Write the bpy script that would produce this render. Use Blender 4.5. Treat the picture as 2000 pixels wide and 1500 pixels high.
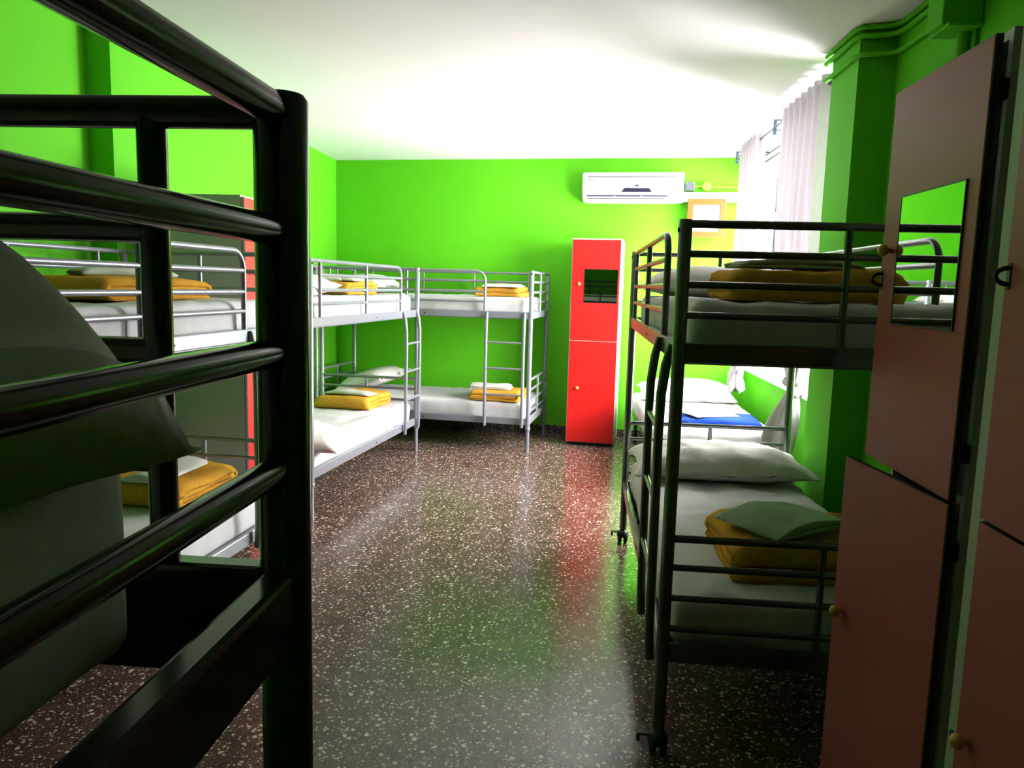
import bpy, bmesh, math, random
from mathutils import Vector, Matrix, noise

random.seed(7)
for o in list(bpy.data.objects):
    bpy.data.objects.remove(o)
S = bpy.context.scene
C = S.collection

# ------------------------------------------------------------------ camera
H = 1.47
F, PITCH, YAW, ROLL = 1481.75, 0.12869, 0.0800, 0.02662
cam = bpy.data.cameras.new('camera')
cam.sensor_fit = 'HORIZONTAL'; cam.sensor_width = 36.0
cam.lens = F * 36.0 / 2000.0
cam.clip_start = 0.02
co = bpy.data.objects.new('camera', cam); C.objects.link(co)
_r0 = Vector((math.cos(YAW), math.sin(YAW), 0)); _f0 = Vector((-math.sin(YAW), math.cos(YAW), 0)); _z = Vector((0, 0, 1))
_fw = _f0 * math.cos(PITCH) - _z * math.sin(PITCH)
_up = _f0 * math.sin(PITCH) + _z * math.cos(PITCH)
_R = _r0 * math.cos(ROLL) + _up * math.sin(ROLL)
_U = -_r0 * math.sin(ROLL) + _up * math.cos(ROLL)
_B = -_fw
co.matrix_world = Matrix(((_R.x, _U.x, _B.x, 0), (_R.y, _U.y, _B.y, 0), (_R.z, _U.z, _B.z, H), (0, 0, 0, 1)))
S.camera = co

# ------------------------------------------------------------------ daylight
w = bpy.data.worlds.new('daylight'); S.world = w
w.use_nodes = True
bg = w.node_tree.nodes['Background']
bg.inputs['Color'].default_value = (1.0, 0.97, 0.96, 1)
bg.inputs['Strength'].default_value = 26.0
pl = bpy.data.lights.new('window_portal', 'AREA')
pl.shape = 'RECTANGLE'; pl.size = 1.9; pl.size_y = 2.9; pl.cycles.is_portal = True
po = bpy.data.objects.new('window_portal', pl); C.objects.link(po)
po.location = (1.89, 5.9, 1.69); po.rotation_euler = (0, math.radians(90), 0)

S.view_settings.view_transform = 'Standard'
S.view_settings.look = 'None'
S.view_settings.exposure = 1.52
S.view_settings.gamma = 1.0
S.view_settings.use_curve_mapping = False

# ------------------------------------------------------------------ materials
def srgb(r, g, b):
    f = lambda c: ((c / 255.0) / 12.92 if c <= 10 else (((c / 255.0) + 0.055) / 1.055) ** 2.4)
    return (f(r), f(g), f(b), 1.0)

MATS = {}
def mat(name, col, rough=0.5, metal=0.0, noise_amt=0.0, noise_scale=20.0, bump=0.0, bump_scale=200.0, spec=0.5, coat=0.0):
    m = bpy.data.materials.new(name); m.use_nodes = True
    nt = m.node_tree; b = nt.nodes['Principled BSDF']
    b.inputs['Base Color'].default_value = col
    b.inputs['Roughness'].default_value = rough
    b.inputs['Metallic'].default_value = metal
    b.inputs['Specular IOR Level'].default_value = spec
    b.inputs['Coat Weight'].default_value = coat
    tc = nt.nodes.new('ShaderNodeTexCoord')
    if noise_amt > 0:
        n = nt.nodes.new('ShaderNodeTexNoise'); n.inputs['Scale'].default_value = noise_scale; n.inputs['Detail'].default_value = 5
        nt.links.new(tc.outputs['Object'], n.inputs['Vector'])
        mx = nt.nodes.new('ShaderNodeMix'); mx.data_type = 'RGBA'; mx.blend_type = 'MULTIPLY'
        mx.inputs['Factor'].default_value = 1.0
        mx.inputs[6].default_value = col
        cr = nt.nodes.new('ShaderNodeValToRGB')
        lo = 1.0 - noise_amt
        cr.color_ramp.elements[0].position = 0.3; cr.color_ramp.elements[0].color = (lo, lo, lo, 1)
        cr.color_ramp.elements[1].position = 0.7; cr.color_ramp.elements[1].color = (1, 1, 1, 1)
        nt.links.new(n.outputs['Fac'], cr.inputs['Fac'])
        nt.links.new(cr.outputs['Color'], mx.inputs[7])
        nt.links.new(mx.outputs[2], b.inputs['Base Color'])
    if bump > 0:
        n2 = nt.nodes.new('ShaderNodeTexNoise'); n2.inputs['Scale'].default_value = bump_scale; n2.inputs['Detail'].default_value = 4
        nt.links.new(tc.outputs['Object'], n2.inputs['Vector'])
        bp = nt.nodes.new('ShaderNodeBump'); bp.inputs['Strength'].default_value = bump; bp.inputs['Distance'].default_value = 0.004
        nt.links.new(n2.outputs['Fac'], bp.inputs['Height'])
        nt.links.new(bp.outputs['Normal'], b.inputs['Normal'])
    MATS[name] = m
    return m

M_wall = mat('green_wall_paint', (0.100, 0.48, 0.008, 1), 0.75, noise_amt=0.06, noise_scale=1.5, bump=0.12, bump_scale=90, spec=0.25)
M_ceil = mat('white_ceiling_paint', (0.86, 0.79, 0.85, 1), 0.9, noise_amt=0.04, noise_scale=1.2, spec=0.1)
M_silver = mat('silver_bed_paint', (0.25, 0.25, 0.30, 1), 0.3, metal=0.35, noise_amt=0.08, noise_scale=30)
M_dark = mat('black_and_shaded_bed_paint', (0.012, 0.016, 0.014, 1), 0.17, metal=0.0, noise_amt=0.1, noise_scale=30, spec=0.6)  # foreground bunk: silver metal with its shade put into the colour; single bed is black
M_silver_shaded = mat('shaded_silver_bed_paint', (0.13, 0.134, 0.14, 1), 0.2, metal=0.7, noise_amt=0.15, noise_scale=30)  # same silver paint as the other bunks, darkened to carry the right bunk's shade
M_sheet = mat('white_bed_linen', (0.60, 0.575, 0.605, 1), 0.85, noise_amt=0.03, noise_scale=6, bump=0.25, bump_scale=60, spec=0.15)
M_pillow = mat('white_pillow_cotton', (0.66, 0.63, 0.61, 1), 0.88, noise_amt=0.04, noise_scale=8, bump=0.3, bump_scale=50, spec=0.12)
M_yellow = mat('yellow_fleece', (0.68, 0.33, 0.04, 1), 0.95, noise_amt=0.22, noise_scale=60, bump=0.7, bump_scale=420, spec=0.1)
M_packet = mat('pale_green_linen', (0.40, 0.46, 0.36, 1), 0.85, noise_amt=0.12, noise_scale=14, bump=0.3, bump_scale=60, spec=0.12)
M_packetw = mat('ivory_linen', (0.55, 0.53, 0.50, 1), 0.85, noise_amt=0.05, noise_scale=14, bump=0.3, bump_scale=60, spec=0.12)
M_blue = mat('blue_fleece', (0.010, 0.045, 0.33, 1), 0.9, noise_amt=0.2, noise_scale=50, bump=0.6, bump_scale=300, spec=0.1)
M_red = mat('red_locker_laminate', (0.50, 0.005, 0.004, 1), 0.42, noise_amt=0.04, noise_scale=8, bump=0.05, bump_scale=500)
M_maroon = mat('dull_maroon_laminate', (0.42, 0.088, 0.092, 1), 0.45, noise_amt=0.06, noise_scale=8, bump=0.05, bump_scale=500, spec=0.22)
M_carc = mat('white_locker_laminate', (0.42, 0.43, 0.40, 1), 0.5, noise_amt=0.03, noise_scale=8)
M_black = mat('black_plastic', (0.008, 0.008, 0.008, 1), 0.5, noise_amt=0.1)
M_wood = mat('varnished_wood', srgb(214, 158, 72), 0.4, noise_amt=0.2, noise_scale=60)
M_mirror = mat('mirror_glass', (0.92, 0.95, 0.93, 1), 0.01, metal=1.0, noise_amt=0.01)
M_white = mat('white_plastic', (0.55, 0.55, 0.555, 1), 0.35, noise_amt=0.02)
M_greyp = mat('grey_plastic', (0.055, 0.062, 0.08, 1), 0.5, noise_amt=0.05)
M_line = mat('grey_seam_plastic', (0.010, 0.009, 0.014, 1), 0.6, noise_amt=0.05)
M_slot = mat('dark_blue_slot', (0.012, 0.016, 0.06, 1), 0.3, noise_amt=0.05)
M_display = mat('dark_blue_display', (0.004, 0.006, 0.035, 1), 0.15, noise_amt=0.3, noise_scale=30)
M_logo = mat('blue_logo_print', (0.01, 0.03, 0.08, 1), 0.5, noise_amt=0.02)
M_orange = mat('orange_frame_paint', (0.26, 0.062, 0.004, 1), 0.5, noise_amt=0.06)
M_paper = mat('white_paper', (0.88, 0.88, 0.88, 1), 0.8, noise_amt=0.01)
M_lime = mat('yellow_green_paint', (0.20, 0.36, 0.02, 1), 0.6, noise_amt=0.05)
M_steel = mat('blue_grey_steel', (0.05, 0.07, 0.11, 1), 0.4, metal=0.5, noise_amt=0.1)
M_frame = mat('white_window_paint', (0.82, 0.82, 0.82, 1), 0.5, noise_amt=0.02)
M_hasp = mat('dark_iron', (0.02, 0.02, 0.02, 1), 0.45, metal=0.6, noise_amt=0.2)
M_hazard = mat('yellow_plastic', srgb(225, 175, 40), 0.5, noise_amt=0.1)

# terrazzo
def terrazzo(name, base, rough):
    m = bpy.data.materials.new(name); m.use_nodes = True
    nt = m.node_tree; b = nt.nodes['Principled BSDF']; N = nt.nodes.new; L = nt.links.new
    geo = N('ShaderNodeNewGeometry')
    def chips(scale, thr, size, c0, c1):
        v = N('ShaderNodeTexVoronoi'); v.inputs['Scale'].default_value = scale; L(geo.outputs['Position'], v.inputs['Vector'])
        sep = N('ShaderNodeSeparateColor'); L(v.outputs['Color'], sep.inputs['Color'])
        g = N('ShaderNodeMath'); g.operation = 'GREATER_THAN'; L(sep.outputs['Red'], g.inputs[0]); g.inputs[1].default_value = thr
        sz = N('ShaderNodeMath'); sz.operation = 'MULTIPLY_ADD'; L(sep.outputs['Blue'], sz.inputs[0]); sz.inputs[1].default_value = size; sz.inputs[2].default_value = size * 0.35
        l = N('ShaderNodeMath'); l.operation = 'LESS_THAN'; L(v.outputs['Distance'], l.inputs[0]); L(sz.outputs[0], l.inputs[1])
        a = N('ShaderNodeMath'); a.operation = 'MULTIPLY'; L(g.outputs[0], a.inputs[0]); L(l.outputs[0], a.inputs[1])
        cm = N('ShaderNodeMix'); cm.data_type = 'RGBA'; L(sep.outputs['Green'], cm.inputs['Factor']); cm.inputs[6].default_value = c0; cm.inputs[7].default_value = c1
        return a.outputs[0], cm.outputs[2]
    n = N('ShaderNodeTexNoise'); n.inputs['Scale'].default_value = 9; n.inputs['Detail'].default_value = 8; L(geo.outputs['Position'], n.inputs['Vector'])
    cr = N('ShaderNodeValToRGB'); cr.color_ramp.elements[0].position = 0.3; cr.color_ramp.elements[1].position = 0.72
    cr.color_ramp.elements[0].color = tuple(x * 0.6 for x in base[:3]) + (1,); cr.color_ramp.elements[1].color = tuple(x * 1.35 for x in base[:3]) + (1,)
    L(n.outputs['Fac'], cr.inputs['Fac']); col = cr.outputs['Color']
    for (sc, th, size, c0, c1) in [(170, 0.50, 0.36, (0.30, 0.21, 0.17, 1), (0.12, 0.09, 0.08, 1)),
                                   (110, 0.66, 0.40, (0.50, 0.40, 0.33, 1), (0.66, 0.60, 0.52, 1)),
                                   (56, 0.80, 0.33, (0.70, 0.66, 0.55, 1), (0.55, 0.44, 0.33, 1)),
                                   (70, 0.88, 0.34, (0.01, 0.01, 0.01, 1), (0.03, 0.02, 0.015, 1))]:
        fac, cc = chips(sc, th, size, c0, c1)
        mx = N('ShaderNodeMix'); mx.data_type = 'RGBA'; L(fac, mx.inputs['Factor']); L(col, mx.inputs[6]); L(cc, mx.inputs[7]); col = mx.outputs[2]
    L(col, b.inputs['Base Color'])
    b.inputs['Roughness'].default_value = rough
    b.inputs['Specular IOR Level'].default_value = 0.42
    n2 = N('ShaderNodeTexNoise'); n2.inputs['Scale'].default_value = 3.0; n2.inputs['Detail'].default_value = 3; L(geo.outputs['Position'], n2.inputs['Vector'])
    mr = N('ShaderNodeMapRange'); mr.inputs['To Min'].default_value = rough * 0.8; mr.inputs['To Max'].default_value = rough * 1.5; L(n2.outputs['Fac'], mr.inputs['Value']); L(mr.outputs[0], b.inputs['Roughness'])
    n3 = N('ShaderNodeTexNoise'); n3.inputs['Scale'].default_value = 14; L(geo.outputs['Position'], n3.inputs['Vector'])
    bp = N('ShaderNodeBump'); bp.inputs['Strength'].default_value = 0.06; bp.inputs['Distance'].default_value = 0.01; L(n3.outputs['Fac'], bp.inputs['Height']); L(bp.outputs['Normal'], b.inputs['Normal'])
    return m
M_floor = terrazzo('brown_terrazzo', (0.082, 0.045, 0.037, 1), 0.19)
M_skirt = terrazzo('dark_terrazzo_skirting', (0.020, 0.016, 0.015, 1), 0.3)
M_grout = mat('dark_grout', (0.022, 0.018, 0.016, 1), 0.9, noise_amt=0.2)

def glass_mat():
    m = bpy.data.materials.new('window_glass'); m.use_nodes = True; nt = m.node_tree; nt.nodes.clear()
    o = nt.nodes.new('ShaderNodeOutputMaterial'); t = nt.nodes.new('ShaderNodeBsdfTransparent'); g = nt.nodes.new('ShaderNodeBsdfGlossy')
    g.inputs['Roughness'].default_value = 0.02; t.inputs['Color'].default_value = (0.96, 0.98, 0.97, 1)
    mx = nt.nodes.new('ShaderNodeMixShader'); lw = nt.nodes.new('ShaderNodeLayerWeight'); lw.inputs['Blend'].default_value = 0.15
    nt.links.new(lw.outputs['Fresnel'], mx.inputs['Fac']); nt.links.new(t.outputs[0], mx.inputs[1]); nt.links.new(g.outputs[0], mx.inputs[2]); nt.links.new(mx.outputs[0], o.inputs['Surface'])
    return m
M_glass = glass_mat()
def cloth_mat(name, col, trans):
    m = bpy.data.materials.new(name); m.use_nodes = True; nt = m.node_tree; nt.nodes.clear()
    o = nt.nodes.new('ShaderNodeOutputMaterial'); d = nt.nodes.new('ShaderNodeBsdfDiffuse'); t = nt.nodes.new('ShaderNodeBsdfTranslucent')
    tc = nt.nodes.new('ShaderNodeTexCoord'); wv = nt.nodes.new('ShaderNodeTexNoise'); wv.inputs['Scale'].default_value = 25; nt.links.new(tc.outputs['Object'], wv.inputs['Vector'])
    mc = nt.nodes.new('ShaderNodeMix'); mc.data_type = 'RGBA'; mc.inputs[6].default_value = col; mc.inputs[7].default_value = tuple(x * 0.88 for x in col[:3]) + (1,)
    nt.links.new(wv.outputs['Fac'], mc.inputs['Factor']); nt.links.new(mc.outputs[2], d.inputs['Color']); nt.links.new(mc.outputs[2], t.inputs['Color'])
    mx = nt.nodes.new('ShaderNodeMixShader'); mx.inputs['Fac'].default_value = trans
    nt.links.new(d.outputs[0], mx.inputs[1]); nt.links.new(t.outputs[0], mx.inputs[2]); nt.links.new(mx.outputs[0], o.inputs['Surface'])
    return m
M_curtain = cloth_mat('sheer_lilac_curtain', (0.48, 0.43, 0.475, 1), 0.055)

# ------------------------------------------------------------------ mesh helpers
def mesh(name, verts, faces, m, smooth=False):
    me = bpy.data.meshes.new(name); me.from_pydata([tuple(v) for v in verts], [], faces); me.update()
    if m: me.materials.append(m)
    if smooth:
        for p in me.polygons: p.use_smooth = True
    return me
class MB:
    def __init__(s): s.v = []; s.f = []; s.sm = []
    def add(s, v, f, smooth=False):
        o = len(s.v); s.v += [tuple(x) for x in v]; s.f += [tuple(i + o for i in q) for q in f]; s.sm += [smooth] * len(f); return s
    def box(s, x0, x1, y0, y1, z0, z1):
        v = [(x, y, z) for z in (z0, z1) for y in (y0, y1) for x in (x0, x1)]
        return s.add(v, [(0, 2, 3, 1), (4, 5, 7, 6), (0, 1, 5, 4), (2, 6, 7, 3), (0, 4, 6, 2), (1, 3, 7, 5)])
    def bbox(s, x0, x1, y0, y1, z0, z1, r=0.006, seg=2):   # bevelled box
        bm = bmesh.new(); bmesh.ops.create_cube(bm, size=1)
        for v in bm.verts: v.co = Vector(((x0 + x1) / 2 + v.co.x * (x1 - x0), (y0 + y1) / 2 + v.co.y * (y1 - y0), (z0 + z1) / 2 + v.co.z * (z1 - z0)))
        bmesh.ops.bevel(bm, geom=list(bm.edges), offset=r, segments=seg, profile=0.5, affect='EDGES')
        bm.verts.index_update()
        s.add([tuple(v.co) for v in bm.verts], [[v.index for v in f.verts] for f in bm.faces], False); bm.free(); return s
    def tube(s, pts, r, n=10, cap=True):
        P = [Vector(p) for p in pts]; m = len(P); V = []
        T = []
        for i in range(m):
            a = P[max(i - 1, 0)]; b = P[min(i + 1, m - 1)]; T.append((b - a).normalized())
        ref = Vector((0, 0, 1)) if abs(T[0].z) < 0.9 else Vector((1, 0, 0))
        nrm = (ref - T[0] * ref.dot(T[0])).normalized()
        for i in range(m):
            if i: nrm = (nrm - T[i] * nrm.dot(T[i])).normalized()
            bi = T[i].cross(nrm)
            rr = r[i] if isinstance(r, (list, tuple)) else r
            for k in range(n):
                a = 2 * math.pi * k / n; V.append(P[i] + (nrm * math.cos(a) + bi * math.sin(a)) * rr)
        Fc = []
        for i in range(m - 1):
            for k in range(n):
                k2 = (k + 1) % n; Fc.append((i * n + k, i * n + k2, (i + 1) * n + k2, (i + 1) * n + k))
        s.add(V, Fc, True)
        if cap:
            s.add([V[k] for k in range(n)], [tuple(reversed(range(n)))]); s.add([V[(m - 1) * n + k] for k in range(n)], [tuple(range(n))])
        return s
    def lathe(s, prof, n=20, axis='z', c=(0, 0, 0)):
        V = []
        for (r, h) in prof:
            for k in range(n):
                a = 2 * math.pi * k / n; x, y = r * math.cos(a), r * math.sin(a)
                p = {'z': (x, y, h), 'x': (h, x, y), 'y': (y, h, x)}[axis]; V.append((p[0] + c[0], p[1] + c[1], p[2] + c[2]))
        Fc = []
        for i in range(len(prof) - 1):
            for k in range(n):
                k2 = (k + 1) % n; Fc.append((i * n + k, i * n + k2, (i + 1) * n + k2, (i + 1) * n + k))
        Fc.append(tuple(reversed(range(n)))); Fc.append(tuple((len(prof) - 1) * n + k for k in range(n)))
        return s.add(V, Fc, True)
    def poly(s, pts, z0, z1):   # prism from xy polygon
        n = len(pts); V = [(x, y, z0) for x, y in pts] + [(x, y, z1) for x, y in pts]
        return s.add(V, [tuple(reversed(range(n))), tuple(range(n, 2 * n))] + [(i, (i + 1) % n, n + (i + 1) % n, n + i) for i in range(n)])
    def data(s, name, m):
        me = bpy.data.meshes.new(name); me.from_pydata(s.v, [], s.f); me.update(); me.materials.append(m)
        for p, q in zip(me.polygons, s.sm): p.use_smooth = q
        bm = bmesh.new(); bm.from_mesh(me); bmesh.ops.recalc_face_normals(bm, faces=bm.faces); bm.to_mesh(me); bm.free()
        return me
def link(name, me, parent=None, loc=None, rot=None):
    o = bpy.data.objects.new(name, me); C.objects.link(o)
    if parent: o.parent = parent
    if loc is not None: o.location = loc
    if rot is not None: o.rotation_euler = rot
    return o
def thing(name, label, cat, loc=(0, 0, 0), rz=0.0, group=None):
    o = bpy.data.objects.new(name, None); C.objects.link(o); o.empty_display_size = 0.1
    o.location = loc; o.rotation_euler = (0, 0, rz); o['label'] = label; o['category'] = cat
    if group: o['group'] = group
    return o
def tag(o, label, cat, group=None):
    o['label'] = label; o['category'] = cat
    if group: o['group'] = group
    return o
def struct(name, mb, m, label):
    o = link(name, mb.data(name, m)); o['kind'] = 'structure'; o['label'] = label
    return o

# ------------------------------------------------------------------ room shell
ZC = 2.71
XL = -2.52; XW = 1.64; XR = 1.445; YF = -2.6
BA = -0.1185                                     # back wall slants
def yb(x): return 7.60 + BA * x
bang = math.atan(BA); bd = Vector((math.cos(bang), math.sin(bang), 0)); bn = Vector((-bd.y, bd.x, 0))

fl = struct('floor', MB().poly([(XL - 0.2, YF - 0.2), (XW + 0.4, YF - 0.2), (XW + 0.4, yb(XW) + 0.3), (XL - 0.2, yb(XL) + 0.3)], -0.12, -0.006), M_grout, 'dark brown terrazzo tile floor')
TS = 0.31; x0t, y0t = -0.045, 2.19
tm = MB().box(-TS / 2 + 0.0005, TS / 2 - 0.0005, -TS / 2 + 0.0005, TS / 2 - 0.0005, -0.012, 0.0).data('tile', M_floor)
near, far = [], []
for i in range(-9, 7):
    for j in range(-16, 20):
        cx, cy = x0t + (i + 0.5) * TS, y0t + (j + 0.5) * TS
        if cx < XL - 0.12 or cx > XW + 0.12 or cy < YF - 0.1 or cy > yb(cx) + 0.12: continue
        (near if 0.55 < cy < 5.9 else far).append((cx, cy))
near.sort(key=lambda p: p[0] ** 2 + p[1] ** 2)
far += near[280:]; near = near[:280]
for p in near: link('tile', tm, fl, (p[0], p[1], 0))
mb = MB()
for (cx, cy) in far: mb.box(cx - TS / 2 + 0.0005, cx + TS / 2 - 0.0005, cy - TS / 2 + 0.0005, cy + TS / 2 - 0.0005, -0.012, 0.0)
ft = link('far_tile', mb.data('far_tile', M_floor), fl); ft['kind'] = 'stuff'

struct('ceiling', MB().poly([(XL - 0.2, YF - 0.2), (XW + 0.4, YF - 0.2), (XW + 0.4, yb(XW) + 0.3), (XL - 0.2, yb(XL) + 0.3)], ZC, ZC + 0.15), M_ceil, 'smooth white painted ceiling')
struct('wall_back', MB().poly([(XL - 0.2, yb(XL - 0.2)), (XW + 0.4, yb(XW + 0.4)), (XW + 0.4, yb(XW + 0.4) + 0.25), (XL - 0.2, yb(XL - 0.2) + 0.25)], -0.1, ZC + 0.05), M_wall, 'bright green back wall with the air conditioner')
struct('wall_left', MB().box(XL - 0.2, XL, YF - 0.2, yb(XL) + 0.2, -0.1, ZC + 0.05), M_wall, 'bright green wall behind the left row of bunks')
struct('wall_front', MB().box(XL - 0.2, XW + 0.4, YF - 0.2, YF, -0.1, ZC + 0.05), M_wall, 'green wall behind the viewpoint')
WY0, WY1, WZ0, WZ1 = 4.42, 7.37, 0.78, 2.60
mb = MB()
mb.box(XW, XW + 0.24, 4.0, yb(XW) + 0.2, -0.1, WZ0); mb.box(XW, XW + 0.24, 4.0, yb(XW) + 0.2, WZ1, ZC + 0.05)
mb.box(XW, XW + 0.24, 4.0, WY0, WZ0, WZ1); mb.box(XW, XW + 0.24, WY1, yb(XW) + 0.2, WZ0, WZ1)
struct('wall_right', mb, M_wall, 'green wall around the wide curtained window')
struct('wall_right_front', MB().box(XR, XW + 0.24, YF, 3.84, -0.1, ZC + 0.05), M_wall, 'green wall behind the near lockers')
struct('trim_1', MB().box(XL - 0.02, -2.39, 3.83, 4.20, 0, ZC + 0.02), M_wall, 'green pilaster on the left wall')
struct('trim_2', MB().box(1.275, XW + 0.24, 3.82, 4.20, 0, ZC + 0.02), M_wall, 'green pilaster beside the window')
o = struct('baseboard_back', MB().poly([(XL, yb(XL) - 0.012), (XW, yb(XW) - 0.012), (XW, yb(XW) + 0.02), (XL, yb(XL) + 0.02)], 0, 0.075), M_skirt, 'dark terrazzo skirting under the back wall')
struct('baseboard_left', MB().box(XL - 0.01, XL + 0.012, YF, yb(XL), 0, 0.075), M_skirt, 'dark terrazzo skirting along the left wall')
struct('baseboard_right', MB().box(XW - 0.012, XW + 0.01, 4.2, yb(XW), 0, 0.075), M_skirt, 'dark terrazzo skirting under the window')

# window
win = thing('window_1', 'wide white framed window behind the tied curtains', 'window'); del win['category']; win['kind'] = 'structure'
xw0, xw1 = XW + 0.10, XW + 0.16
mb = MB(); mb.bbox(xw0, xw1, WY0, WY1, WZ0, WZ0 + 0.09, 0.008); mb.bbox(xw0, xw1, WY0, WY1, WZ1 - 0.09, WZ1, 0.008)
mb.bbox(xw0, xw1, WY0, WY0 + 0.07, WZ0, WZ1, 0.008); mb.bbox(xw0, xw1, WY1 - 0.07, WY1, WZ0, WZ1, 0.008)
link('window_frame', mb.data('window_frame', M_frame), win)
nw = 4; pw = (WY1 - WY0) / nw
for k in range(1, nw):
    y = WY0 + k * pw; link('mullion', MB().bbox(xw0 - 0.005, xw1 + 0.005, y - 0.035, y + 0.035, WZ0, WZ1, 0.008).data('mullion', M_frame), win)
for k in range(nw):
    y = WY0 + k * pw
    link('transom', MB().bbox(xw0, xw1, y + 0.03, y + pw - 0.03, 2.13, 2.18, 0.006).data('transom', M_frame), win)
    link('pane', MB().box(xw0 + 0.026, xw0 + 0.032, y + 0.03, y + pw - 0.03, WZ0 + 0.05, 2.14).data('pane', M_glass), win)
    link('pane', MB().box(xw0 + 0.026, xw0 + 0.032, y + 0.03, y + pw - 0.03, 2.17, WZ1 - 0.05).data('pane', M_glass), win)
link('reveal_lining', MB().box(XW - 0.004, XW + 0.245, WY1 - 0.012, WY1 + 0.004, WZ0, WZ1).box(XW - 0.004, XW + 0.245, WY0 - 0.004, WY0 + 0.012, WZ0, WZ1).data('reveal_lining', M_frame), win)
link('window_sill', MB().bbox(XW - 0.05, xw0 + 0.01, WY0 - 0.05, WY1 + 0.05, WZ0 - 0.035, WZ0 + 0.005, 0.006).data('window_sill', M_frame), win)
link('shutter_box', MB().bbox(XW - 0.03, xw0 + 0.03, WY0 - 0.06, WY1 + 0.02, WZ1 - 0.10, ZC - 0.001, 0.01).data('shutter_box', M_frame), win)
for (za, th) in ((2.655, 0.004), (2.60, 0.005)):
    link('lintel_strip', MB().bbox(XW - 0.036, XW - 0.028, WY0 - 0.05, WY1 + 0.01, za - th, za + th, 0.002).data('lintel_strip', M_line), win)

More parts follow.
